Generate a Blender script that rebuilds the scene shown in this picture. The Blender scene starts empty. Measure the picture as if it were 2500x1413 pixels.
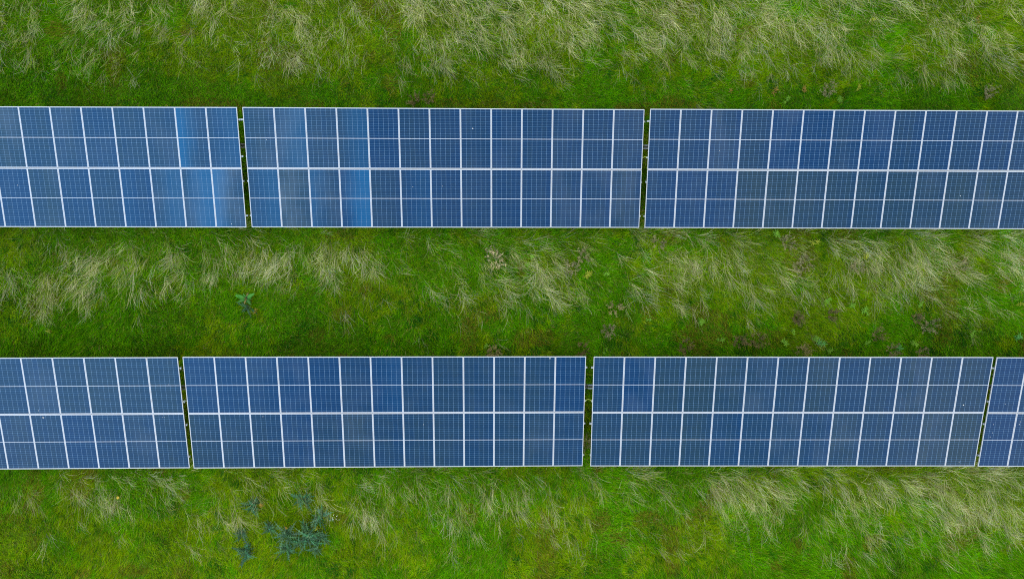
import bpy, bmesh, math, random
import numpy as np
from mathutils import Matrix, Vector

SC = bpy.context.scene
COL = SC.collection
rng = np.random.default_rng(7)
random.seed(7)
R = math.radians

# ------------------------------------------------------------------ survey
# camera: a drone hovering level above the field (24 mm equivalent lens)
CAM_H = 24.2129
CAM_ROT = (0.00375, -0.01325, 0.00101)
FPX = 1667.0
PITCH = 1.018              # module pitch along a row
SLOPE = 3.9457             # two modules up the slope
# per array: low west corner x, y, z, yaw, roll along the row, tilt to the south
ARR = {
 1: (-21.9481, 2.1838, 0.8321, 0.0, 0.0062, 0.2173),
 2: (-8.541, 2.1904, 0.8941, 0.0019, -0.011, 0.2239),
 3: (4.8545, 2.2065, 0.8443, -0.0018, 0.0045, 0.2341),
 4: (-23.887, -6.0417, 0.8355, 0.0037, -0.0022, 0.2226),
 5: (-10.4827, -5.98, 0.8916, -0.0003, -0.0146, 0.2207),
 6: (3.0035, -5.9669, 0.7936, -0.0002, 0.0083, 0.2367),
 7: (16.3875, -5.9898, 0.8589, -0.0037, 0.0077, 0.2301),
}
def rxyz(rx, ry, rz):
    return Matrix.Rotation(rz, 3, 'Z') @ Matrix.Rotation(ry, 3, 'Y') @ Matrix.Rotation(rx, 3, 'X')
CAMR = rxyz(*CAM_ROT)
CAMRn = np.array(CAMR)

def ground_at(px, py, z=0.0):
    """survey coordinates (photo grid of 2500 x 1413) to a place on the field"""
    d = CAMR @ Vector(((px-1250)/FPX, -(py-706.5)/FPX, -1.0))
    t = (z-CAM_H)/d.z
    return d.x*t, d.y*t
def survey_of(x, y, z=0.0):
    P = np.stack([x, y, np.full_like(x, z)-CAM_H], 1) @ CAMRn
    return 1250+FPX*P[:, 0]/-P[:, 2], 706.5-FPX*P[:, 1]/-P[:, 2]

# ------------------------------------------------------------------ helpers
def tag(o, label=None, cat=None, group=None, kind=None):
    if label: o['label'] = label
    if cat: o['category'] = cat
    if group: o['group'] = group
    if kind: o['kind'] = kind
    return o
def empty(name, loc=(0, 0, 0)):
    o = bpy.data.objects.new(name, None); COL.objects.link(o)
    o.location = loc; o.empty_display_size = 0.3
    return o
def link(name, me, mat=None, parent=None, smooth=False):
    if mat and not me.materials: me.materials.append(mat)
    o = bpy.data.objects.new(name, me); COL.objects.link(o)
    if parent: o.parent = parent
    if smooth:
        for p in me.polygons: p.use_smooth = True
    return o
def from_bm(name, bm, mat, parent=None, smooth=False):
    me = bpy.data.meshes.new(name)
    bmesh.ops.recalc_face_normals(bm, faces=bm.faces)
    bm.to_mesh(me); bm.free()
    return link(name, me, mat, parent, smooth)
def add_box(bm, x0, x1, y0, y1, z0, z1):
    v = [bm.verts.new(p) for p in ((x0,y0,z0),(x1,y0,z0),(x1,y1,z0),(x0,y1,z0),(x0,y0,z1),(x1,y0,z1),(x1,y1,z1),(x0,y1,z1))]
    for f in ((3,2,1,0),(4,5,6,7),(0,1,5,4),(1,2,6,5),(2,3,7,6),(3,0,4,7)):
        bm.faces.new([v[i] for i in f])
def add_bar(bm, p0, p1, w, h):
    p0, p1 = Vector(p0), Vector(p1); d = (p1-p0).normalized()
    a = d.cross(Vector((1, 0, 0)))
    if a.length < .1: a = d.cross(Vector((0, 0, 1)))
    a.normalize(); b = d.cross(a)
    v = []
    for p in (p0, p1):
        for s, t in ((-1,-1),(1,-1),(1,1),(-1,1)):
            v.append(bm.verts.new(p+a*s*h/2+b*t*w/2))
    for f in ((3,2,1,0),(4,5,6,7),(0,1,5,4),(1,2,6,5),(2,3,7,6),(3,0,4,7)):
        bm.faces.new([v[i] for i in f])
def add_tube(bm, pts, r, n=6):
    rings = []
    for i, p in enumerate(pts):
        p = Vector(p); q = Vector(pts[min(i+1, len(pts)-1)])-Vector(pts[max(i-1, 0)])
        q.normalize()
        a = q.cross(Vector((0.2, 0.1, 1))).normalized(); b = q.cross(a)
        rings.append([bm.verts.new(p+a*math.cos(2*math.pi*k/n)*r+b*math.sin(2*math.pi*k/n)*r) for k in range(n)])
    for i in range(len(rings)-1):
        for k in range(n):
            bm.faces.new((rings[i][k], rings[i][(k+1) % n], rings[i+1][(k+1) % n], rings[i+1][k]))
    bm.faces.new(rings[0]); bm.faces.new(rings[-1])

# value noise
_tab = np.random.default_rng(99).random((256, 256)).astype(np.float32)
def noise(x, y, s, off=0):
    x = x/s+off*17.31+1000; y = y/s+off*9.77+1000
    xi = np.floor(x).astype(int); yi = np.floor(y).astype(int)
    fx = x-xi; fy = y-yi
    fx = fx*fx*(3-2*fx); fy = fy*fy*(3-2*fy)
    a = _tab[xi & 255, yi & 255]; b = _tab[(xi+1) & 255, yi & 255]
    c = _tab[xi & 255, (yi+1) & 255]; d = _tab[(xi+1) & 255, (yi+1) & 255]
    return (a*(1-fx)+b*fx)*(1-fy)+(c*(1-fx)+d*fx)*fy
def fbm(x, y, s, off=0, o=3):
    v = 0; a = 1; t = 0
    for i in range(o):
        v = v+a*noise(x, y, s/2**i, off+i*3); t += a; a *= .55
    return v/t

def height(x, y):
    return 0.16*(fbm(x, y, 2.6, 5, 3)-.5)+0.05*(noise(x, y, .45, 8)-.5)

# ------------------------------------------------------------------ materials
class N:
    """tiny node-math builder"""
    def __init__(s, name):
        s.m = bpy.data.materials.new(name); s.m.use_nodes = True
        s.t = s.m.node_tree; s.t.nodes.clear()
        s.out = s.t.nodes.new('ShaderNodeOutputMaterial')
    def n(s, typ, **kw):
        o = s.t.nodes.new(typ)
        for k, v in kw.items(): setattr(o, k, v)
        return o
    def put(s, sock, v):
        if isinstance(v, bpy.types.NodeSocket): s.t.links.new(v, sock)
        else: sock.default_value = v
    def math(s, op, a, b=0.0, c=None, clamp=False):
        o = s.n('ShaderNodeMath', operation=op, use_clamp=clamp)
        s.put(o.inputs[0], a); s.put(o.inputs[1], b)
        if c is not None: s.put(o.inputs[2], c)
        return o.outputs[0]
    def mix(s, f, a, b):
        o = s.n('ShaderNodeMix', data_type='RGBA')
        s.put(o.inputs[0], f); s.put(o.inputs[6], a); s.put(o.inputs[7], b)
        return o.outputs[2]
    def ramp(s, f, a, b):
        o = s.n('ShaderNodeMapRange', interpolation_type='SMOOTHSTEP')
        s.put(o.inputs[0], f); o.inputs[1].default_value = a; o.inputs[2].default_value = b
        return o.outputs[0]
    def vec(s, x, y, z):
        o = s.n('ShaderNodeCombineXYZ')
        for i, v in enumerate((x, y, z)): s.put(o.inputs[i], v)
        return o.outputs[0]
    def noise(s, vec, scale, detail=3.0):
        o = s.n('ShaderNodeTexNoise'); s.put(o.inputs['Vector'], vec)
        o.inputs['Scale'].default_value = scale; o.inputs['Detail'].default_value = detail
        return o.outputs['Fac']
    def bsdf(s, color, rough=.5, metal=0.0, spec=.5):
        o = s.n('ShaderNodeBsdfPrincipled')
        s.put(o.inputs['Base Color'], color); s.put(o.inputs['Roughness'], rough)
        s.put(o.inputs['Metallic'], metal); s.put(o.inputs['Specular IOR Level'], spec)
        s.t.links.new(o.outputs[0], s.out.inputs[0])
        return o

def mat_metal(name, base, rough, metal):
    k = N(name); tc = k.n('ShaderNodeTexCoord')
    f = k.noise(tc.outputs['Object'], 7.0)
    c = k.mix(f, (*[v*.86 for v in base], 1), (*base, 1))
    k.bsdf(c, rough, metal)
    return k.m
M_FRAME = mat_metal('anodised_frame', (.315, .325, .34), .45, .10)
M_GALV = mat_metal('galvanised_steel', (.20, .22, .22), .5, .35)

def mat_laminate():
    k = N('solar_laminate')
    tc = k.n('ShaderNodeTexCoord'); sp = k.n('ShaderNodeSeparateXYZ')
    k.t.links.new(tc.outputs['Object'], sp.inputs[0])
    x, y = sp.outputs[0], sp.outputs[1]
    oi = k.n('ShaderNodeObjectInfo'); oc = k.n('ShaderNodeSeparateColor')
    k.t.links.new(oi.outputs['Color'], oc.inputs[0])
    grey, seed, edge = oc.outputs[0], oc.outputs[1], oc.outputs[2]
    # cell grid: six columns, two halves of twelve half-cut rows
    PW, PH = PITCH-.006, (SLOPE-.012)/2
    mx, my, mid = .021, .027, .0075
    u = k.math('DIVIDE', k.math('SUBTRACT', x, mx), (PW-2*mx)/6)
    yc = k.math('ABSOLUTE', k.math('SUBTRACT', y, PH/2))
    hv = (PH/2-my-mid)/12
    v = k.math('DIVIDE', k.math('SUBTRACT', yc, mid), hv)
    fu = k.math('ABSOLUTE', k.math('SUBTRACT', k.math('FRACT', u), .5))
    fv = k.math('ABSOLUTE', k.math('SUBTRACT', k.math('FRACT', v), .5))
    cw = (PW-2*mx)/6
    du = k.math('MULTIPLY', k.math('SUBTRACT', .5, fu), cw)
    dv = k.math('MULTIPLY', k.math('SUBTRACT', .5, fv), hv)
    colline = k.math('LESS_THAN', du, .0042)
    rowline = k.math('LESS_THAN', dv, .0044)
    # chamfered corners of the wafers show the white backsheet at every other row
    v2 = k.math('FRACT', k.math('MULTIPLY', v, .5))
    dv2 = k.math('MULTIPLY', k.math('SUBTRACT', .5, k.math('ABSOLUTE', k.math('SUBTRACT', v2, .5))), hv*2)
    dia = k.math('LESS_THAN', k.math('ADD', du, dv2), .0095)
    out = k.math('MAXIMUM', k.math('LESS_THAN', yc, mid),
          k.math('MAXIMUM', k.math('LESS_THAN', u, 0.0), k.math('MAXIMUM', k.math('GREATER_THAN', u, 6.0), k.math('GREATER_THAN', v, 12.0))))
    # tone of the wafers
    ci = k.math('FLOOR', u); ri = k.math('FLOOR', k.math('DIVIDE', y, hv))
    wn = k.n('ShaderNodeTexWhiteNoise', noise_dimensions='3D')
    k.t.links.new(k.vec(ci, ri, k.math('MULTIPLY', seed, 57.0)), wn.inputs['Vector'])
    wc = k.n('ShaderNodeTexWhiteNoise', noise_dimensions='3D')
    k.t.links.new(k.vec(ci, 3.0, k.math('MULTIPLY', seed, 91.0)), wc.inputs['Vector'])
    sm = k.noise(k.vec(k.math('MULTIPLY', x, 2.2), k.math('MULTIPLY', y, .9), k.math('MULTIPLY', seed, 40.0)), 1.0, 2.0)
    g = k.math('ADD', grey, k.math('MULTIPLY', k.math('SUBTRACT', sm, .5), .42))
    g = k.math('ADD', g, k.math('MULTIPLY', k.math('SUBTRACT', wn.outputs['Value'], .5), .16))
    g = k.math('ADD', g, k.math('MULTIPLY', k.math('SUBTRACT', wc.outputs['Value'], .5), .22))
    # bowed-glass reflection painted in: wafers turn bluer toward the east side
    g = k.math('SUBTRACT', g, k.math('MULTIPLY', k.ramp(x, .72, 1.0), .22), clamp=True)
    c = k.mix(g, (.0000, .0185, .060, 1), (.0070, .0225, .0345, 1))
    fine = k.noise(k.vec(x, y, seed), 60.0, 2.0)
    c = k.mix(k.math('MULTIPLY', fine, .25), c, (.0, .008, .04, 1))
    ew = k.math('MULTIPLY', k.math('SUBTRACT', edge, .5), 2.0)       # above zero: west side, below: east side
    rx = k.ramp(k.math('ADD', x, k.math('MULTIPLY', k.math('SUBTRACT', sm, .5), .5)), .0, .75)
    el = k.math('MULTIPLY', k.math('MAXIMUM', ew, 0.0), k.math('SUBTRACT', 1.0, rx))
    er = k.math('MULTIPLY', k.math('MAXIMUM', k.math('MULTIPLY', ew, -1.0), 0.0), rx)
    c = k.mix(k.math('ADD', el, er, clamp=True), c, (.0005, .046, .120, 1))  # bright sky sheen painted into the cell colour
    c = k.mix(k.math('MULTIPLY', rowline, .8), c, (.034, .088, .155, 1))
    c = k.mix(k.math('MULTIPLY', colline, .8), c, (.066, .124, .200, 1))
    c = k.mix(k.math('MULTIPLY', dia, .9), c, (.11, .175, .26, 1))
    c = k.mix(out, c, (.30, .32, .35, 1))
    patchy = k.noise(k.vec(x, k.math('MULTIPLY', y, .6), k.math('MULTIPLY', seed, 20.0)), 1.3, 2.0)
    c = k.mix(k.math('MULTIPLY', k.ramp(patchy, .32, .75), k.math('ADD', .012, k.math('MULTIPLY', oi.outputs['Alpha'], .26))), c, (.10, .13, .17, 1))
    b = k.bsdf(c, .10, 0.0, .11)
    return k.m
M_LAM = mat_laminate()

def mat_tint(name, trans=.25):
    """leaf material: colour of each blade is stored with it"""
    k = N(name); at = k.n('ShaderNodeAttribute', attribute_name='tint')
    p = k.n('ShaderNodeBsdfDiffuse'); k.t.links.new(at.outputs['Color'], p.inputs[0])
    tr = k.n('ShaderNodeBsdfTranslucent'); k.t.links.new(at.outputs['Color'], tr.inputs[0])
    mx = k.n('ShaderNodeMixShader'); mx.inputs[0].default_value = trans
    k.t.links.new(p.outputs[0], mx.inputs[1]); k.t.links.new(tr.outputs[0], mx.inputs[2])
    k.t.links.new(mx.outputs[0], k.out.inputs[0])
    return k.m
M_GRASS = mat_tint('grass_blade', .48)
M_DRY = mat_tint('dry_grass_blade', .25)
M_LEAF = mat_tint('weed_leaf', .25)

def mat_ground():
    k = N('turf_soil'); tc = k.n('ShaderNodeTexCoord'); o = tc.outputs['Object']
    a = k.noise(o, .6, 4.0); b = k.noise(o, 6.0, 4.0); c3 = k.noise(o, 45.0, 3.0)
    c = k.mix(k.ramp(a, .35, .65), (.036, .110, .002, 1), (.080, .140, .003, 1))
    c = k.mix(k.ramp(b, .5, .8), c, (.075, .065, .018, 1))
    c = k.mix(k.math('MULTIPLY', k.ramp(c3, .4, .7), .6), c, (.016, .040, .001, 1))
    p = k.bsdf(c, .9, 0.0, .1)
    bu = k.n('ShaderNodeBump'); bu.inputs['Strength'].default_value = .6; bu.inputs['Distance'].default_value = .04
    k.t.links.new(c3, bu.inputs['Height']); k.t.links.new(bu.outputs[0], p.inputs['Normal'])
    return k.m

def mat_flat(name, col, rough=.6, var=.2):
    k = N(name); tc = k.n('ShaderNodeTexCoord')
    f = k.noise(tc.outputs['Object'], 30.0)
    k.bsdf(k.mix(f, (*[v*(1-var) for v in col], 1), (*[min(1, v*(1+var)) for v in col], 1)), rough)
    return k.m
M_WIRE = mat_flat('earth_wire_sleeve', (.22, .28, .03))
M_PALEWIRE = mat_flat('pale_wire_sleeve', (.28, .33, .25))
M_CABLE = mat_flat('black_cable_sheath', (.02, .02, .02))
M_DROP = mat_flat('dried_dropping', (.38, .39, .38), .8, .1)

# ------------------------------------------------------------------ ground
def axis(lim, step, far):
    a = list(np.arange(0, lim+1e-6, step)); d = step
    while a[-1] < far:
        d *= 1.35; a.append(a[-1]+d)
    a = np.array(a); return np.concatenate([-a[:0:-1], a])
def make_ground():
    X = axis(27, .22, 420); Y = axis(17, .22, 420)
    gx, gy = np.meshgrid(X, Y, indexing='ij'); nx, ny = gx.shape
    z = height(gx.ravel(), gy.ravel())-.015
    co = np.stack([gx.ravel(), gy.ravel(), z], 1)
    i = np.arange(nx*ny).reshape(nx, ny)
    q = np.stack([i[:-1, :-1], i[1:, :-1], i[1:, 1:], i[:-1, 1:]], -1).reshape(-1, 4)
    me = bpy.data.meshes.new('ground'); raw_mesh(me, co, q.ravel(), np.arange(len(q))*4)
    tag(link('ground', me, mat_ground(), smooth=False), kind='structure')
    me.polygons.foreach_set('use_smooth', np.ones(len(q), bool))
def raw_mesh(me, co, loops, starts):
    me.vertices.add(len(co)); me.vertices.foreach_set('co', np.ascontiguousarray(co, np.float32).ravel())
    me.loops.add(len(loops)); me.loops.foreach_set('vertex_index', np.ascontiguousarray(loops, np.int32))
    me.polygons.add(len(starts)); me.polygons.foreach_set('loop_start', np.ascontiguousarray(starts, np.int32))
    me.update(calc_edges=True); me.validate()
make_ground()

# ------------------------------------------------------------------ solar arrays
PW, PH = PITCH-.006, (SLOPE-.012)/2
def frame_mesh():
    bm = bmesh.new(); s, e, d = .014, .017, .035
    add_box(bm, 0, s, 0, PH, -d, 0); add_box(bm, PW-s, PW, 0, PH, -d, 0)
    add_box(bm, s+.0003, PW-s-.0003, 0, e, -d, -.0004); add_box(bm, s+.0003, PW-s-.0003, PH-e, PH, -d, -.0004)
    me = bpy.data.meshes.new('frame'); bmesh.ops.recalc_face_normals(bm, faces=bm.faces)
    bm.to_mesh(me); bm.free(); me.materials.append(M_FRAME); return me
def laminate_mesh():
    bm = bmesh.new(); add_box(bm, .012, PW-.012, .015, PH-.015, -.009, -.003)
    me = bpy.data.meshes.new('solar_panel'); bmesh.ops.recalc_face_normals(bm, faces=bm.faces)
    bm.to_mesh(me); bm.free(); me.materials.append(M_LAM); return me
def jbox_mesh():
    bm = bmesh.new(); add_box(bm, PW/2-.05, PW/2+.05, PH/2-.03, PH/2+.03, -.030, -.0095)
    me = bpy.data.meshes.new('junction_box'); bm.to_mesh(me); bm.free(); me.materials.append(M_CABLE); return me
ME_F, ME_L = frame_mesh(), laminate_mesh()
# greyness of each panel's wafers, west to east: upper row / lower row
TONE = {
 1: ('5545576545542', '4654221652556'),
 2: ('5544143323333', '4741422323335'),
 3: ('3334113143434', '2228877777876'),
 4: ('5565455545766', '5554454441355'),
 5: ('1121130454551', '6552564554564'),
 6: ('4178755745666', '6767455465578'),
 7: ('1234543454545', '1234454545455'),
}
TONE[1] = ('5645475435543', '4455216251556')
# sky reflection painted as a paler, bluer side on chosen panels (array, row, column) 
SHEEN_EDGE = {(1, 0, 11): .95, (1, 1, 12): 1.0, (1, 1, 11): .12, (1, 1, 10): .28, (2, 1, 3): .02, (2, 1, 2): .70, (2, 1, 0): .3,
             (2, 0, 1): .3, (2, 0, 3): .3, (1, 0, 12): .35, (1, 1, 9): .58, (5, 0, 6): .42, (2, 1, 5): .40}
# how strong the pale patches on single panels are
PALE_PATCH = {(2, 1, 1): .75, (1, 1, 12): .6, (1, 1, 11): .4, (1, 0, 5): .5, (2, 0, 0): .4, (2, 0, 1): .4, (2, 1, 12): .4, (1, 0, 10): .3, (2, 1, 2): .3}
# how far each purlin end sticks out past the panels: (west, east), top to bottom
ENDS = {
 1: ((.05,.06,.04,.05), (.060,.062,.030,.060)), 2: ((.105,.020,.045,.040), (.047,.020,.030,.040)),
 3: ((.075,.050,.030,.035), (.05,.05,.04,.05)), 4: ((.05,.04,.05,.05), (.062,.050,.050,.032)),
 5: ((.020,.012,.016,.012), (.056,.048,.048,.047)), 6: ((.068,.030,.064,.018), (.060,.035,.012,.020)),
 7: ((.050,.040,.052,.048), (.05,.05,.05,.05)),
}
ALABEL = {
 1: 'solar array at the left end of the upper row, brightest blue with pale blue streaks',
 2: 'solar array in the middle of the upper row, between its two gaps',
 3: 'solar array at right end of the upper row, its lower panels greyish',
 4: 'solar array at the left end of the lower row, white splash on one panel',
 5: 'solar array left of centre in the lower row, directly above the teal thistles',
 6: 'solar array right of centre in the lower row, greyish blue, below the brown weeds',
 7: 'solar array cut off by the right edge in the lower row, deep blue',
}
MATS = {}
PV = (.10, .40, .607, .90)       # purlin positions down the slope
PANELS = {}
for a, (x, y, z, yaw, roll, tilt) in ARR.items():
    root = empty('solar_array', (x, y, z))
    rot = rxyz(0, -roll, yaw) @ Matrix.Rotation(tilt, 3, 'X')
    root.rotation_euler = rot.to_euler('XYZ')
    tag(root, ALABEL[a], 'solar array', 'solar arrays in two rows on the grass field')
    MATS[a] = Matrix.Translation((x, y, z)) @ rot.to_4x4()
    for r in range(2):
        for c in range(13):
            p = link('solar_panel', ME_L, M_LAM, root)
            dz = random.uniform(-.0012, .0012)
            p.location = (c*PITCH+.003, (SLOPE/2+.006) if r == 0 else 0, dz)
            p.rotation_euler = (random.gauss(0, .0009), random.gauss(0, .0012), 0)
            t = min(1, max(0, (int(TONE[a][r][c])/9-.45)*1.2+.47))
            p.color = (min(1, max(0, t*.95+random.uniform(-.04, .04))), random.random(), SHEEN_EDGE.get((a, r, c), .5), PALE_PATCH.get((a, r, c), random.random()**3*.35))
            f = link('frame', ME_F, M_FRAME, p)
            PANELS[(a, r, c)] = p
    L = 13*PITCH
    for i, v in enumerate(PV):
        yy = SLOPE*(1-v); bm = bmesh.new()
        x0, x1 = -ENDS[a][0][i], L+ENDS[a][1][i]
        add_box(bm, x0, x1, yy-.027, yy+.027, -.041, -.037)           # C-section: top flange, web, lower flange
        add_box(bm, x0, x1, yy-.027, yy-.023, -.096, -.0412)
        add_box(bm, x0, x1, yy-.0228, yy+.027, -.096, -.092)
        from_bm('purlin', bm, M_GALV, root)
    for u in (1.1, 4.75, 8.45, 12.1):
        bm = bmesh.new(); add_box(bm, u*PITCH-.03, u*PITCH+.03, .25, SLOPE-.25, -.19, -.098)
        from_bm('rafter', bm, M_GALV, root)
        for yy in (.85, SLOPE-.85):
            top = Vector((u*PITCH, yy, -.15)); wt = MATS[a] @ top
            low = MATS[a].inverted() @ Vector((wt.x, wt.y, -.6))
            bm = bmesh.new(); add_bar(bm, low, top, .09, .07)
            from_bm('post', bm, M_GALV, root)

# bird droppings and dust marks stuck to the glass
def splat(a, r, c, x, y, rad, arms, seed):
    rr = random.Random(seed); bm = bmesh.new()
    n = 18; top = []; bot = []
    for k in range(n):
        q = rad*(.55+.45*rr.random()) if arms == 0 else rad*(1.0 if k % 3 == 0 else .35)*(.6+.5*rr.random())
        px, py = x+q*math.cos(2*math.pi*k/n), y+q*math.sin(2*math.pi*k/n)
        top.append(bm.verts.new((px, py, -.0008))); bot.append(bm.verts.new((px, py, -.0028)))
    bm.faces.new(top); bm.faces.new(bot[::-1])
    for k in range(n): bm.faces.new((top[k], bot[k], bot[(k+1) % n], top[(k+1) % n]))
    from_bm('bird_dropping', bm, M_DROP, PANELS[(a, r, c)])
for i, s in enumerate([(4,1,8,.42,1.86,.045,1),(5,0,11,.83,1.90,.022,0),(6,0,12,.28,.27,.022,0),(4,0,8,.30,.13,.014,0),
        (2,0,7,.40,1.32,.020,0),(7,1,0,.28,1.55,.012,0),(7,1,0,.30,1.25,.012,0),(7,1,0,.24,1.10,.014,0),(7,0,0,.55,.32,.013,0),
        (7,1,1,.15,1.66,.015,0),(7,1,1,.14,1.56,.016,0),(2,1,5,.40,1.38,.011,0),(2,1,6,.38,1.40,.010,0),(5,1,2,.42,1.86,.014,0),
        (6,1,12,.46,.16,.012,0),(1,1,12,.52,.12,.014,0),(1,1,5,.62,1.40,.013,0),(3,0,2,.35,.62,.010,0),(4,1,12,.3,1.84,.011,0),
        (4,1,12,.36,1.84,.010,0),(5,1,7,.67,1.55,.012,0),(3,1,10,.55,1.13,.016,0),(4,0,12,.63,1.02,.012,0),(2,0,0,.70,.93,.012,0)]):
    splat(*s, seed=i)

# cable trays slung under each row (ladder of two rails and rungs), seen in the gaps
def cable_tray(arrs, label, v=.285, drop=.52):
    bm = bmesh.new(); pts = []
    for a in arrs:
        for u in (-.09, 13.09):
            p = MATS[a] @ Vector((u*PITCH, SLOPE*(1-v), 0)); pts.append(Vector((p.x, p.y, p.z-drop)))
    for off in (-.055, .055):
        for i in range(len(pts)-1):
            d = Vector((0, off, 0)); add_bar(bm, pts[i]+d, pts[i+1]+d, .020, .045)
    tot = 0
    for i in range(len(pts)-1):
        n = max(1, int((pts[i+1]-pts[i]).length/.35))
        for j in range(n):
            m = pts[i].lerp(pts[i+1], (j+.5)/n); add_bar(bm, m+Vector((0, -.05, -.012)), m+Vector((0, .05, -.012)), .02, .012)
    o = from_bm('cable_tray', bm, M_GALV); tag(o, label, 'cable tray', 'cable trays under the solar rows')
    bm = bmesh.new()
    for off in (-.018, .012, .026):
        add_tube(bm, [p+Vector((0, off, .002)) for p in pts], .009, 6)
    c = from_bm('power_cable', bm, M_CABLE, o)
cable_tray((1, 2, 3), 'thin metal cable tray crossing the gaps under the upper row of arrays')
cable_tray((4, 5, 6, 7), 'thin metal cable tray crossing the gaps under the lower row of arrays')

def earth_wire(a0, a1, v, mat, sag, label):
    p0 = MATS[a0] @ Vector((13*PITCH+.025, SLOPE*(1-v), -.045)); p1 = MATS[a1] @ Vector((-.02, SLOPE*(1-v), -.045))
    pts = []
    for i in range(11):
        t = i/10; q = p0.lerp(p1, t); s = math.sin(math.pi*t)
        pts.append(q+Vector((0, sag*s, .02+.03*s)))
    bm = bmesh.new(); add_tube(bm, pts, .0075, 6)
    tag(from_bm('earth_wire', bm, mat), label, 'wire', 'earth wires bridging the gaps')
earth_wire(2, 3, .40, M_WIRE, .015, 'short yellow-green wire bridging the right gap of the upper row')
earth_wire(5, 6, .40, M_WIRE, .065, 'arched yellow-green wire bridging the widest gap in the lower row')
earth_wire(4, 5, .39, M_PALEWIRE, .02, 'pale green wire bridging the narrow left gap of the lower row')

# ------------------------------------------------------------------ grass
def table_mask(px, py, grow):
    """True where a survey position lies under an array, seen from above"""
    m = np.zeros(len(px), bool)
    for a in ARR:
        q = []
        for u, v in ((0, 0), (13, 0), (13, 1), (0, 1)):
            p = MATS[a] @ Vector((u*PITCH, SLOPE*(1-v), 0))
            d = (p-Vector((0, 0, CAM_H))) @ CAMR
            q.append((1250+FPX*d.x/-d.z, 706.5-FPX*d.y/-d.z))
        ins = np.ones(len(px), bool)
        for i in range(4):
            (ax, ay), (bx, by) = q[i], q[(i+1) % 4]
            l = math.hypot(bx-ax, by-ay); dist = ((bx-ax)*(py-ay)-(by-ay)*(px-ax))/l
            ins &= dist > -grow
        m |= ins
    return m

PALE_ROWS = [
 (20,  '3434634556566666534687786'+'7777867675756777776656655'),
 (60,  '4422735544666566642488887'+'7687477665578888777666675'),
 (100, '2323453221243356432246567'+'4255366423556766544544565'),
 (140, '3423422242123465311234224'+'4452123443333444354245553'),
 (180, '1122312110111222211113133'+'2241121111122112112344311'),
 (225, '0000000000000000000000000'+'0000001011000000000000100'),
 (545, '1222221112222111111122222'+'2222223333222333333333334'),
 (575, '0322333321234211222434233'+'3232233344443234443433445'),
 (610, '2355666665467564763113256'+'6544224446565445568885656'),
 (650, '4146677763666666664112426'+'5453124655556564456774556'),
 (690, '3256446634211233422153454'+'5633225545334233244543435'),
 (730, '2355524111100000123113223'+'4433123442234332222333435'),
 (775, '0010000000000000310000100'+'1000010000110000000002320'),
 (830, '0000000000000000000011001'+'0000100010100010001000000'),
 (1135,'0122221321111122111222222'+'2222323222222232223333333'),
 (1170,'1124443532114344245333344'+'4234243255776625656657766'),
 (1210,'2314751431123335145444244'+'5235241336665525645566666'),
 (1250,'1111212212342001144223444'+'3321123222444324444455555'),
 (1290,'0121121111421000022111122'+'2332132222222213232334334'),
 (1335,'0000000112100000003000220'+'1112132111111113322123321'),
 (1385,'0000000000000000000000000'+'0000000000000001000000000'),
]
PY = np.array([r[0] for r in PALE_ROWS], float)
PM = np.array([[int(c) for c in r[1]] for r in PALE_ROWS], float)/9
def pale_at(px, py):
    cx = np.clip(px/50-.5, 0, 48.999); xi = cx.astype(int); fx = cx-xi
    yy = np.clip(py, PY[0], PY[-1]-1e-3); yi = np.clip(np.searchsorted(PY, yy, side='right')-1, 0, len(PY)-2)
    fy = (yy-PY[yi])/(PY[yi+1]-PY[yi])
    return (PM[yi, xi]*(1-fx)+PM[yi, xi+1]*fx)*(1-fy)+(PM[yi+1, xi]*(1-fx)+PM[yi+1, xi+1]*fx)*fy

def blades(name, root, L, az, th0, th1, w, col, seg, mat, curl=None, tipcol=None):
    """ribbon blades; root (n,3), bend from th0 to th1 off the vertical, azimuth drifting by curl"""
    n = len(L); rows = seg+1; nv = seg*2+1
    co = np.empty((n, nv, 3), np.float32); tc = np.ones((n, nv, 4), np.float32)
    pos = root.astype(np.float64).copy()
    if curl is None: curl = np.zeros(n)
    for s in range(rows):
        t = s/seg
        a = az+curl*t
        side = np.stack([-np.sin(a), np.cos(a), np.zeros(n)], 1)
        ww = w*(1-t*.55)*(.75 if s == 0 else 1)
        if s < seg:
            co[:, s*2] = pos-side*ww[:, None]/2; co[:, s*2+1] = pos+side*ww[:, None]/2
        else: co[:, nv-1] = pos
        if s < seg:
            tm = (s+.5)/seg; th = th0+(th1-th0)*tm; am = az+curl*tm
            st = L/seg
            pos = pos+np.stack([np.cos(am)*np.sin(th)*st, np.sin(am)*np.sin(th)*st, np.cos(th)*st], 1)
        c = col if tipcol is None else col*(1-t)+tipcol*t
        if s < seg: tc[:, s*2, :3] = c; tc[:, s*2+1, :3] = c
        else: tc[:, nv-1, :3] = c
    pat = []; st = []
    for s in range(seg-1):
        st.append(len(pat)); pat += [s*2, s*2+1, s*2+3, s*2+2]
    st.append(len(pat)); pat += [seg*2-2, seg*2-1, seg*2]
    pat = np.array(pat); st = np.array(st)
    loops = (pat[None]+np.arange(n)[:, None]*nv).ravel(); starts = (st[None]+np.arange(n)[:, None]*len(pat)).ravel()
    me = bpy.data.meshes.new(name); raw_mesh(me, co.reshape(-1, 3), loops, starts)
    at = me.attributes.new('tint', 'FLOAT_COLOR', 'POINT'); at.data.foreach_set('color', tc.ravel())
    return link(name, me, mat)

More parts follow.
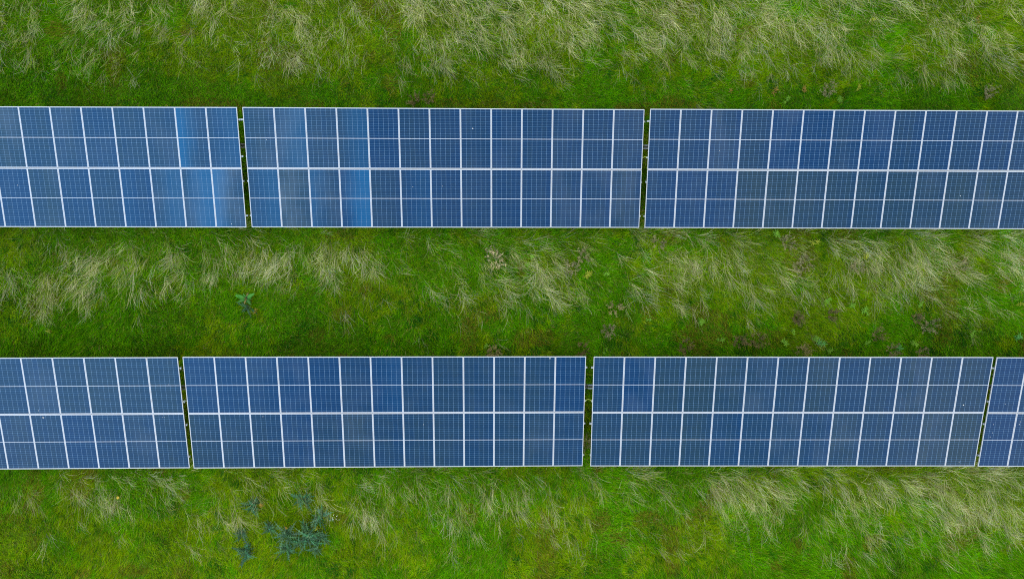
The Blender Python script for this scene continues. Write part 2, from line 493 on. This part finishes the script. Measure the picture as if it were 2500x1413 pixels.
def scatter(density, ext=(25.0, 15.5)):
    """random roots; full density where the survey covers, thinner beyond and under the arrays"""
    n = int(density*4*ext[0]*ext[1])
    x = rng.uniform(-ext[0], ext[0], n); y = rng.uniform(-ext[1], ext[1], n)
    px, py = survey_of(x, y)
    keep = np.ones(n)
    keep[(px < -40) | (px > 2540) | (py < -40) | (py > 1455)] = .28
    keep[table_mask(px, py, -14)] = .13
    k = rng.random(n) < keep
    return x[k], y[k], px[k], py[k]

def lush_at(px, py):
    """how lush and green the sward is (1 just north of the arrays) against yellowish (0)"""
    v = np.full(len(px), .25)
    for y0, y1 in ((95, 262), (690, 872), (1300, 1500)):
        v = np.maximum(v, np.clip((py-y0)/(y1-y0), 0, 1)*(py < y1+60))
    return v
def pick(cols, w):
    return cols[np.minimum((w*len(cols)).astype(int), len(cols)-1)]

GREEN = np.array([(.052,.195,.001),(.075,.242,.001),(.105,.288,.001),(.050,.218,.002),(.128,.298,.001)])
YELLOW = np.array([(.150,.285,.001),(.195,.310,.001),(.130,.265,.001),(.230,.295,.002),(.160,.275,.002)])
DARK = np.array([(.016,.100,.002),(.024,.130,.004),(.010,.095,.010),(.028,.130,.002)])
STRAW = np.array([(.40,.38,.25),(.48,.45,.31),(.34,.34,.20),(.43,.43,.36),(.30,.32,.16),(.56,.52,.36)])

def make_green():
    x, y, px, py = scatter(1150)
    n = len(x)
    lush = lush_at(px, py)
    f1 = fbm(x, y, 2.4, 1, 3); f2 = fbm(x, y, .7, 2, 3); f3 = noise(x, y, .22, 3)
    sel = lush*.68+(f1-.5)*2.2+(f2-.5)*1.3+(noise(x, y, .25, 71)-.5)*.5+rng.normal(0, .12, n)
    j = rng.random(n)
    col = np.where((sel > .22)[:, None], pick(GREEN, j), pick(YELLOW, j))
    dk = (f2*.5+f3*.5+rng.normal(0, .10, n)-.06*lush) < .27
    col[dk] = pick(DARK, rng.random(n))[dk]
    st = rng.random(n) < (.03+.05*(1-lush))
    col[st] = (pick(STRAW, rng.random(n))*np.array((.62, .56, .16)))[st]
    ol = (noise(x, y, .9, 14) > .80) & (rng.random(n) < .5)
    col[ol] = np.array((.15, .13, .012))
    col = col*rng.uniform(.75, 1.25, (n, 1))*(.46+.5*fbm(x, y, 1.1, 61, 2)+.60*noise(x, y, .15, 66))[:, None]
    L = rng.uniform(.12, .30, n)*(.8+.7*f1)*(1-.15*lush)
    az = R(-60)+(fbm(x, y, 1.6, 21, 2)-.5)*5.0+rng.normal(0, .55, n)
    root = np.stack([x, y, height(x, y)-.01], 1)
    o = blades('meadow_grass', root, L, az, rng.uniform(.15, .7, n), rng.uniform(.9, 1.6, n), rng.uniform(.008, .015, n), col, 2, M_GRASS,
               rng.normal(0, .3, n), col*1.12)
    tag(o, 'short green and yellow-green meadow grass covering the field between the arrays', 'grass', kind='stuff')
make_green()

def flow(x, y, px, py):
    a = R(-64)+(fbm(x, y, 2.2, 31, 2)-.5)*R(84)
    west = np.clip((900-px)/300, 0, 1)*(py > 540)*(py < 800)
    a = a-west*R(22)
    for e in (556, 1140):            # combed up and right beneath the low edges
        k = np.clip(1-(py-e)/34, 0, 1)*(py > e-40)
        a = a*(1-k)+k*R(28)
    return a

def make_dry():
    # long pale grass in tufts that flop over, plus thinner yellow-green stems between them
    n0 = 70000
    x = rng.uniform(-25, 25, n0); y = rng.uniform(-15.5, 15.5, n0); px, py = survey_of(x, y)
    p = pale_at(px, py); ca, sa = math.cos(R(-62)), math.sin(R(-62)); tn = fbm((x*ca+y*sa)*.42, -x*sa+y*ca, .42, 41, 2)
    pr = np.clip(p*1.45*np.clip((tn-.20)*3.0, 0, 1.5), 0, 1)**1.6*.70
    pr[table_mask(px, py, -10)] *= .1
    k = rng.random(n0) < pr
    x, y, px, py, p = x[k], y[k], px[k], py[k], p[k]
    nt = len(x); az = flow(x, y, px, py)+rng.normal(0, R(17), nt)
    nb = rng.integers(5, 20, nt); i = np.repeat(np.arange(nt), nb); n = len(i)
    tl = rng.uniform(.42, .92, nt)*(.8+.35*p); tcurl = rng.normal(0, .45, nt); tth = rng.uniform(.35, .95, nt)
    tcol = pick(STRAW, rng.random(nt))*rng.uniform(.70, 1.45, (nt, 1))*np.array((1.02, 1.0, .74))
    tcol = tcol*(.62+.38*np.clip(p*1.5, 0, 1))[:, None]
    da, db = rng.normal(0, .13, n), rng.normal(0, .045, n)
    rx = x[i]+da*np.cos(az[i])-db*np.sin(az[i]); ry = y[i]+da*np.sin(az[i])+db*np.cos(az[i])
    col = tcol[i]*rng.uniform(.5, 1.25, (n, 1))
    gr = rng.random(n) < .30; col[gr] = pick(YELLOW, rng.random(n))[gr]
    root = np.stack([rx, ry, height(rx, ry)-.01], 1)
    o = blades('dry_grass', root, tl[i]*rng.uniform(.6, 1.15, n), az[i]+rng.normal(0, R(11), n)+(rng.random(n) < .10)*rng.normal(0, R(55), n), tth[i]+rng.normal(0, .1, n),
               np.clip(1.50+rng.normal(0, .12, n), 1.1, 1.72), rng.uniform(.004, .0072, n), col*.75, 4, M_DRY, tcurl[i]+rng.normal(0, .38, n), col*1.1)
    tag(o, 'long pale dry grass flopped over in swept tufts across the field', 'dry grass', kind='stuff')
    return nt, n
print('dry', make_dry())

def make_long():
    x, y, px, py = scatter(430)
    n = len(x); p = pale_at(px, py); lush = lush_at(px, py); cl = fbm(x, y, .5, 81, 2)
    k = rng.random(n) < (.12+.75*p+.35*(1-lush))*np.clip((cl-.2)*2.2, .25, 1.4); x, y, px, py, p, lush = x[k], y[k], px[k], py[k], p[k], lush[k]; n = len(x)
    az = flow(x, y, px, py)+rng.normal(0, .42, n)
    cs = noise(x, y, .20, 83)
    col = pick(np.concatenate([YELLOW, GREEN[1:4], YELLOW]), np.clip(cs+rng.normal(0, .2, n), 0, .999))
    st = rng.random(n) < .06+.42*p+.08*(1-lush)
    olive = np.array([(.30, .30, .07), (.34, .32, .10), (.25, .28, .05), (.38, .35, .15)])
    col[st] = pick(olive, rng.random(n))[st]
    col = col*rng.uniform(.55, 1.2, (n, 1))
    root = np.stack([x, y, height(x, y)-.01], 1)
    o = blades('long_grass', root, rng.uniform(.20, .50, n)*(.8+.5*p), az, rng.uniform(.3, .8, n), rng.uniform(1.2, 1.65, n), rng.uniform(.005, .009, n), col*.85, 3, M_GRASS,
               rng.normal(0, .5, n), col*1.1)
    tag(o, 'longer yellow-green grass stems bending over the short turf', 'long grass', kind='stuff')
make_long()

# ------------------------------------------------------------------ weeds
class Leafy:
    """collects leaf faces with a tint for each corner point"""
    def __init__(s): s.v = []; s.f = []; s.c = []
    def strip(s, pts, wid, side, cols, lobes=False, rr=None):
        """leaf blade along pts with half-widths wid; midrib slightly sunk"""
        b = len(s.v); n = len(pts)
        for i, p in enumerate(pts):
            p = np.array(p); sd = np.array(side[i] if isinstance(side, list) else side)
            w = wid[i]; up = np.array((0, 0, w*.25))
            s.v += [tuple(p-sd*w+up), tuple(p), tuple(p+sd*w+up)]
            c = cols[i] if isinstance(cols, list) else cols
            c = np.array(c); s.c += [c, np.minimum(1, c*1.5+.03), c]
        for i in range(n-1):
            q = b+i*3
            s.f += [(q, q+1, q+4, q+3), (q+1, q+2, q+5, q+4)]
    def mesh(s, name, mat):
        me = bpy.data.meshes.new(name); me.from_pydata([tuple(map(float, p)) for p in s.v], [], s.f); me.update()
        at = me.attributes.new('tint', 'FLOAT_COLOR', 'POINT')
        at.data.foreach_set('color', np.concatenate([np.array(s.c, np.float32), np.ones((len(s.c), 1), np.float32)], 1).ravel())
        me.materials.append(mat); return me
def arc(az, L, th0, th1, n, z0=.02, r0=0.0, curl=0.0):
    p = np.array((math.cos(az)*r0, math.sin(az)*r0, z0)); out = [p.copy()]; sd = []
    for i in range(n):
        t = (i+.5)/n; th = th0+(th1-th0)*t; a = az+curl*t
        sd.append(np.array((-math.sin(a), math.cos(a), 0)))
        p = p+np.array((math.cos(a)*math.sin(th), math.sin(a)*math.sin(th), math.cos(th)))*L/n; out.append(p.copy())
    sd.append(sd[-1]); return out, sd

def thistle_mesh(rad, seed):
    rr = random.Random(seed); L = Leafy(); base = np.array((.016, .064, .028))
    nl = rr.randint(30, 40)
    for k in range(nl):
        tier = k/nl; az = k*2.39996+rr.uniform(-.25, .25)
        ln = rad*(1.08-.62*tier)*rr.uniform(.50, 1.18); n = 14
        pts, sd = arc(az, ln, .75-.5*tier, 1.75-.25*tier, n, .04+.16*tier, .01, rr.uniform(-.35, .35))
        col = base*rr.uniform(.5, 1.7)*np.array((rr.uniform(.8, 2.0), 1, rr.uniform(.55, 1.2)))
        w = []
        for i in range(n+1):
            t = i/n; env = ln*.10*math.sin(math.pi*min(1, .12+.9*t))**.7*(1-t*.35)
            w.append(max(.003, env*(1.0 if i % 2 else .22)))
        w[-1] = .002
        off = np.array((rr.gauss(0, .05), rr.gauss(0, .05), rr.uniform(-.05, .05)))*rad/.4
        pts = [p+off for p in pts]
        L.strip(pts, w, sd, col)
        for i in range(1, n, 2):                   # spiny side lobes, standing off the blade
            for sg in (-1, 1):
                p = pts[i]+sd[i]*sg*w[i]*.8; a2 = az+sg*1.0
                q, s2 = arc(a2, w[i]*1.1, 1.2, 1.7, 2); q = [p+(v-q[0]) for v in q]
                L.strip(q, [w[i]*.28, w[i]*.2, .001], s2, col*1.15)
    return L.mesh('thistle', M_LEAF)
def dock_mesh(rad, seed):
    rr = random.Random(seed); L = Leafy()
    for k in range(13):
        az = k*2.39996+rr.uniform(-.3, .3); ln = rad*rr.uniform(.45, 1.05); n = 8
        pts, sd = arc(az, ln, .7, 1.7, n, .05, .02, rr.uniform(-.2, .2))
        c = np.array((.030, .125, .012))*rr.uniform(.6, 1.4)
        if k in (3, 7): c = np.array((.11, .09, .02))
        w = [max(.004, ln*.17*math.sin(math.pi*min(1, .03+.97*(i/n)**.8))) for i in range(n+1)]
        L.strip(pts, w, sd, c)
    for k in range(5):                             # a brownish young seed head in the middle
        pts, sd = arc(rr.uniform(0, 6.28), rad*.35, .1, .5, 3, .05)
        L.strip(pts, [.012, .02, .02, .004], sd, np.array((.12, .08, .03)))
    return L.mesh('dock_plant', M_LEAF)
def weed_mesh(rad, seed, col):
    """ragwort-like seedling clump: several upright shoots, each a star of narrow toothed leaves"""
    rr = random.Random(seed); L = Leafy(); col = np.array(col)
    for s in range(rr.randint(2, 4)):
        ox, oy = rr.uniform(-.5, .5)*rad, rr.uniform(-.5, .5)*rad; h = rr.uniform(.12, .30)
        pts, sd = arc(rr.uniform(0, 6.28), h, 0, .35, 3, 0)
        pts = [p+np.array((ox, oy, 0)) for p in pts]
        L.strip(pts, [.006]*4, sd, col*.6); top = pts[-1]
        for k in range(rr.randint(8, 12)):
            az = k*2.39996+rr.uniform(-.3, .3); ln = rad*rr.uniform(.45, .85); n = 6
            q, s2 = arc(az, ln, rr.uniform(.7, 1.1), 1.75, n, 0, 0, rr.uniform(-.3, .3))
            q = [v+top-np.array((0, 0, .05*(k % 3))) for v in q]
            w = [ln*.14*(1 if i % 2 else .55)*(1-.5*i/n)+.002 for i in range(n+1)]; w[-1] = .002
            L.strip(q, w, s2, col*rr.uniform(.75, 1.3))
    return L.mesh('green_weed', M_LEAF)
def dead_mesh(rad, seed, col, asp=1.0, ang=0.0):
    """withered weed: a thicket of thin leaning stems carrying crumpled seed heads"""
    rr = random.Random(seed); L = Leafy(); col = np.array(col)
    ca, sa = math.cos(ang), math.sin(ang)
    for s in range(rr.randint(20, 28)):
        r, t = rad*math.sqrt(rr.random())*.6, rr.uniform(0, 6.28)
        ox, oy = r*math.cos(t)*asp, r*math.sin(t); ox, oy = ox*ca-oy*sa, ox*sa+oy*ca
        h = rr.uniform(.22, .46); c = col*rr.uniform(.55, 1.35)
        pts, sd = arc(t+rr.uniform(-.7, .7), h, .15, rr.uniform(.5, 1.2), 4, 0)
        pts = [p+np.array((ox, oy, 0)) for p in pts]
        L.strip(pts, [.005, .005, .004, .004, .003], sd, c*.7)
        for k in range(rr.randint(9, 14)):
            i = rr.choice((2, 3, 3, 4, 4)); p = pts[i]
            q, s2 = arc(rr.uniform(0, 6.28), rr.uniform(.035, .085), .5, 1.6, 2)
            q = [v-q[0]+p for v in q]
            L.strip(q, [.004, rr.uniform(.004, .010), .002], s2, c*rr.uniform(.7, 1.35))
    return L.mesh('dead_weed', M_LEAF)
def place(name, me, px, py, label, cat, group=None, z=0.0, rot=None):
    x, y = ground_at(px, py, .12)
    hh = float(height(np.array([x]), np.array([y]))[0])
    o = link(name, me); o.location = (x, y, hh+z); o.rotation_euler = (0, 0, random.uniform(0, 6.28) if rot is None else rot)
    return tag(o, label, cat, group)
PXM = CAM_H/FPX

G = 'teal thistles growing in the grass'
for i, (px, py, r, lab) in enumerate([
    (740, 1216, 27, 'teal thistle rosette nearest below the lower array, above the other thistles'),
    (620, 1233, 25, 'teal thistle with an orange leaf at its right side'),
    (782, 1261, 31, 'teal thistle rosette just left of the small white flowers'),
    (659, 1288, 20, 'small pale teal thistle standing alone with narrow leaves'),
    (703, 1303, 36, 'left thistle of the big joined teal clump, large and wide'),
    (757, 1306, 37, 'middle and largest thistle of the big joined teal clump'),
    (786, 1308, 26, 'right-hand thistle of the big joined teal clump'),
    (704, 1338, 26, 'lower left thistle hanging below the big joined teal clump'),
    (769, 1340, 20, 'small thistle at the bottom tip of the big joined teal clump'),
    (590, 1298, 23, 'bluish thistle directly above the bushy thistle at lower left'),
    (601, 1346, 34, 'bushy dark teal thistle farthest down and left of its clump'),
    (731, 1322, 22, 'small thistle wedged between the left and middle plants of the big teal clump'),
    (744, 1283, 15, 'tiny thistle between the rosette by the white flowers and the big clump'),
    (605, 750, 21, 'dark teal thistle below the light green dock in the middle strip')]):
    o = place('thistle', thistle_mesh(r*PXM*1.25, 100+i), px, py, lab, 'thistle', G)
place('dock_plant', dock_mesh(27*PXM, 5), 604, 728, 'broad-leaved light green dock plant above a teal thistle', 'weed', z=.08)

BRN = (.085, .066, .018); GRY = (.125, .112, .045); TAN = (.16, .135, .045)
G = 'withered brown weeds in the grass'
for i, (px, py, r, c, asp, ang, lab) in enumerate([
    (1672, 845, 23, BRN, 1, 0, 'largest dark brown withered weed, right of the wide gap and above the lower row'),
    (1848, 828, 19, BRN, 1.3, .9, 'brown withered weed above the lower row, leaning up to the right'),
    (1805, 833, 17, BRN, 1, 0, 'dark brown withered weed just left of the leaning brown weed'),
    (1417, 855, 20, BRN, 1.6, .2, 'dark withered weed at the top edge left of the wide gap'),
    (1957, 855, 13, TAN, 1, 0, 'tan withered weed at the array edge below the bright green weeds'),
    (2177, 855, 16, GRY, 1, 0, 'grey-brown withered weed at the array edge beside a green weed'),
    (2252, 861, 15, GRY, 1.4, 0, 'grey-brown withered weed farthest right along the lower array edge'),
    (2270, 795, 15, GRY, 2.2, .55, 'long grey-brown withered weed slanting in the grass at right'),
    (2140, 817, 16, BRN, 1.3, 1.0, 'brown withered weed amid green weeds, left of the slanting grey one'),
    (2030, 768, 13, BRN, 1, 0, 'brown withered weed amid yellow-green weeds in the middle strip'),
    (1945, 777, 12, BRN, 1, 0, 'small round brown withered weed in plain green grass'),
    (2235, 777, 11, BRN, 1, 0, 'small dark brown withered weed above the slanting grey one'),
    (1605, 595, 16, GRY, 1.5, -.8, 'grey withered weed below the right gap of the upper row'),
    (1422, 626, 15, GRY, 1.4, -1.2, 'grey withered weed in the dry grass left of the right upper gap'),
    (1396, 656, 13, GRY, 1.8, -.5, 'grey withered weed lying just below another grey one'),
    (1920, 592, 14, GRY, 1.3, -.5, 'grey withered weed close under the right upper array'),
    (1963, 638, 20, GRY, 1, 0, 'broad pale grey withered weed in the right dry grass'),
    (1950, 653, 13, GRY, 1.4, .2, 'small grey withered weed touching the broad pale one from below'),
    (1500, 752, 13, TAN, 1.8, .4, 'thin tan withered weed alone in green grass below the dry tufts'),
    (1485, 806, 12, GRY, 1.6, .2, 'small grey withered weed above the wide gap of the lower row'),
    (1205, 859, 14, TAN, 1.2, 0, 'tan withered weed at the top edge of the middle lower array'),
    (2022, 221, 13, GRY, 2.6, .85, 'long grey withered weed with an orange tip above the right upper array'),
    (2410, 228, 11, GRY, 2.0, 1.2, 'grey withered weed near the right edge above the upper array'),
    (1048, 240, 11, BRN, 1.6, 1.0, 'brown withered weed above the middle upper array, right one of two'),
    (1012, 246, 10, BRN, 1.2, 1.3, 'brown withered weed above the middle upper array, left one of two'),
    (2090, 650, 15, GRY, 1, 0, 'grey withered weed among long pale grass at right'),
    (2338, 652, 14, GRY, 1.6, .1, 'grey withered weed right of the brightest pale grass'),
    (1432, 1080, 9, GRY, 1.6, .9, 'pale grey withered weed inside the wide gap of the lower row'),
    ]):
    place('dead_weed', dead_mesh(r*PXM*.82, 300+i, c, asp, 0), px, py, lab, 'weed', G, rot=ang)
place('straw_clump', dead_mesh(16*PXM, 77, (.26, .21, .11), 2.1, 0), 1206, 632, 'straw-coloured flattened clump with dark hollows amid the pale grass', 'dry clump', rot=-.9)

YG = (.085, .185, .008); LG = (.060, .190, .035); OR = (.150, .100, .010); YL = (.145, .165, .006)
G = 'bright green weeds in the grass'
for i, (px, py, r, c, lab) in enumerate([
    (2005, 834, 16, LG, 'star-shaped mint green weed with long leaves above the lower row'),
    (1988, 826, 11, YG, 'small yellow-green weed touching the mint green star from the left'),
    (1915, 836, 15, YG, 'yellow-green star weed right of the leaning brown weed'),
    (2027, 858, 14, YG, 'bright green weed against the array edge below the mint green star'),
    (2192, 851, 13, LG, 'light green weed beside a grey-brown withered weed at the array edge'),
    (2120, 836, 11, YG, 'yellow-green weed below the brown weed amid the greens'),
    (2227, 838, 12, YG, 'yellow-green weed above the farthest right withered weed'),
    (2484, 822, 14, LG, 'light green star weed at the right edge of the middle strip'),
    (2375, 816, 11, YG, 'small green weed above the last narrow gap'),
    (1757, 830, 11, YG, 'yellow-green weed right of the largest brown weed'),
    (1715, 782, 13, YG, 'pale yellow-green weed above the largest brown weed'),
    (1935, 811, 9, YG, 'small green weed below the small round brown weed'),
    (1585, 780, 9, YG, 'tiny green star weed alone in the turf above the lower row'),
    (1477, 858, 9, YG, 'small green weed at the array edge right of the wide gap'),
    (1190, 846, 9, YG, 'small yellow-green weed above the tan weed of the middle lower array'),
    (2078, 744, 15, YG, 'yellow-green weed patch left of the yellow-green weeds in the middle strip'),
    (2110, 762, 13, YG, 'yellow-green weed amid the middle strip, right of the brown weed'),
    (2245, 748, 12, YG, 'yellow-green weed under the tips of the brightest pale grass'),
    (2020, 735, 12, YG, 'yellow-green weed below the broad pale grey weed'),
    (1435, 671, 12, YL, 'yellowish weed left of a pair in the middle strip'),
    (1476, 671, 11, YG, 'yellow-green weed right of a pair in the middle strip'),
    (1303, 625, 12, YG, 'bright green weed amid pale grass right of the straw clump'),
    (1287, 648, 10, YG, 'green weed below the bright one, right of the straw clump'),
    (1900, 572, 13, YG, 'green weed peeping out below the right upper array'),
    (1990, 592, 16, YL, 'yellowing tall weed under the right upper array'),
    (2113, 625, 12, YL, 'yellow weed amid the long pale grass at right'),
    (1890, 221, 13, OR, 'orange and green weed above the right upper array, leftmost large one'),
    (1965, 221, 12, OR, 'orange weed left of the long grey withered weed'),
    (1785, 221, 10, OR, 'small orange-brown weed right of the right upper gap'),
    (2095, 218, 9, YL, 'small yellow weed right of the long grey withered weed'),
    (2050, 246, 12, YG, 'green weed at the top edge of the right upper array'),
    (1922, 246, 10, YG, 'small green weed under the orange weeds at the array edge'),
    (2130, 50, 10, YL, 'yellow weed within the pale grass at the top'),
    (2385, 50, 8, OR, 'small orange weed within the pale grass near the top right corner'),
    (637, 1229, 9, OR, 'orange leaves touching a teal thistle'),
    (705, 1284, 8, OR, 'orange leaf above the big joined teal clump'),
    (775, 1288, 9, YL, 'yellow-green leaves on top of the big joined teal clump'),
    (625, 757, 7, OR, 'orange leaf at the foot of the dock plant'),
    (123, 806, 7, YL, 'yellow leaf in the dark green turf at the left'),
    (2485, 742, 11, YL, 'yellow-green weed at the right edge below the pale grass')]):
    place('green_weed', weed_mesh(r*PXM*.85, 500+i, c), px, py, lab, 'weed', G)

# flowers
def flower(px, py, r, petal, label, group, name, cat, h):
    bm = bmesh.new(); n = 8
    add_tube(bm, [(0, 0, -.05), (.004, 0, h*.5), (0, 0, h)], .003, 5)
    c = bm.verts.new((0, 0, h+.004))
    for k in range(n):
        a = 2*math.pi*k/n
        v = [bm.verts.new((rr*math.cos(a+d), rr*math.sin(a+d), h+z)) for rr, d, z in ((r*.7, -.3, .012), (r, 0, .008), (r*.7, .3, .012))]
        bm.faces.new((c, *v))
    o = from_bm(name, bm, petal)
    x, y = ground_at(px, py, .15); o.location = (x, y, float(height(np.array([x]), np.array([y]))[0]))
    bm = bmesh.new(); bmesh.ops.create_icosphere(bm, subdivisions=1, radius=r*.28); bmesh.ops.translate(bm, verts=bm.verts, vec=(0, 0, h+.012))
    from_bm('flower_centre', bm, M_YEL, o)
    return tag(o, label, cat, group)
M_YEL = mat_flat('yellow_petal', (.40, .27, .01)); M_WHITE = mat_flat('white_petal', (.5, .5, .48), .6, .05)
for q in ((800.9,1255.5),(815.6,1254.5),(823.7,1256.9),(812.7,1261.2),(822.4,1264.5),(814.3,1265.9),(829.4,1265.9),(806.9,1268.3)):
    flower(*q, random.uniform(.014, .022), M_WHITE, 'tiny white flower in the patch right of a teal thistle', 'tiny white flowers beside the thistles', 'white_flower', 'flower', .22)
flower(290, 1213, .060, M_YEL, 'single yellow flower right of the pale tuft below the left lower array', None, 'yellow_flower', 'flower', .22)

# ------------------------------------------------------------------ light, sky, camera
SUN_EL, SUN_AZ = R(31), R(200)       # azimuth from north (+Y), clockwise: almost due south
w = bpy.data.worlds.new('World'); SC.world = w; w.use_nodes = True
nt = w.node_tree; nt.nodes.clear()
sky = nt.nodes.new('ShaderNodeTexSky'); sky.sky_type = 'NISHITA'; sky.sun_disc = False
sky.sun_elevation = SUN_EL; sky.sun_rotation = SUN_AZ; sky.dust_density = 2.0
bg = nt.nodes.new('ShaderNodeBackground'); bg.inputs[1].default_value = .138
def wm(op, a, b):
    o = nt.nodes.new('ShaderNodeMath'); o.operation = op
    for q, v in zip(o.inputs, (a, b)):
        if isinstance(v, bpy.types.NodeSocket): nt.links.new(v, q)
        else: q.default_value = v
    return o.outputs[0]
def wr(v, a, b):
    o = nt.nodes.new('ShaderNodeMapRange'); o.interpolation_type = 'SMOOTHSTEP'
    nt.links.new(v, o.inputs[0]); o.inputs[1].default_value = a; o.inputs[2].default_value = b
    return o.outputs[0]
def wmix(f, a, b):
    o = nt.nodes.new('ShaderNodeMix'); o.data_type = 'RGBA'
    nt.links.new(f, o.inputs[0])
    for q, v in zip((o.inputs[6], o.inputs[7]), (a, b)):
        if isinstance(v, bpy.types.NodeSocket): nt.links.new(v, q)
        else: q.default_value = v
    return o.outputs[2]
tc = nt.nodes.new('ShaderNodeTexCoord'); dirs = tc.outputs['Generated']
ns = nt.nodes.new('ShaderNodeTexNoise'); ns.inputs['Scale'].default_value = 3.0; ns.inputs['Detail'].default_value = 5
nt.links.new(dirs, ns.inputs['Vector']); nz = ns.outputs['Fac']
def lobe(d, a, b):
    o = nt.nodes.new('ShaderNodeVectorMath'); o.operation = 'DOT_PRODUCT'
    nt.links.new(dirs, o.inputs[0]); o.inputs[1].default_value = Vector(d).normalized()
    return wr(o.outputs['Value'], math.cos(a), math.cos(b))
# unseen cloud shaped for the panel reflections: dark southward, bright patch overhead westward
cover = wr(nz, .28, .58)
c0 = wmix(cover, sky.outputs[0], (7.6, 7.5, 7.0, 1))
c1 = wmix(wm('MULTIPLY', lobe((0, -.75, .65), R(36), R(16)), .80), c0, (2.2, 2.7, 3.4, 1))
bright = wm('MULTIPLY', lobe((-.50, -.22, .84), R(27), R(6)), wr(nz, .30, .56))
c2 = wmix(bright, c1, (8, 16, 28, 1))
nt.links.new(c2, bg.inputs[0])
out = nt.nodes.new('ShaderNodeOutputWorld'); nt.links.new(bg.outputs[0], out.inputs[0])

sd = bpy.data.lights.new('sun', 'SUN'); sd.energy = .95; sd.angle = R(20); sd.color = (1, .95, .87)
so = bpy.data.objects.new('sun', sd); COL.objects.link(so)
dirv = Vector((math.sin(SUN_AZ)*math.cos(SUN_EL), math.cos(SUN_AZ)*math.cos(SUN_EL), math.sin(SUN_EL)))
so.rotation_euler = dirv.to_track_quat('Z', 'Y').to_euler(); so.location = (0, -20, 20)

cd = bpy.data.cameras.new('camera'); cd.sensor_width = 36; cd.lens = 36*FPX/2500; cd.clip_end = 2000; cd.clip_start = .1
co = bpy.data.objects.new('camera', cd); COL.objects.link(co)
co.location = (0, 0, CAM_H); co.rotation_euler = CAM_ROT
SC.camera = co
SC.view_settings.view_transform = 'Standard'; SC.view_settings.look = 'None'
SC.view_settings.gamma = 1; SC.view_settings.exposure = 1.27
SC.cycles.use_denoising = False
SC.cycles.filter_width = 1.1
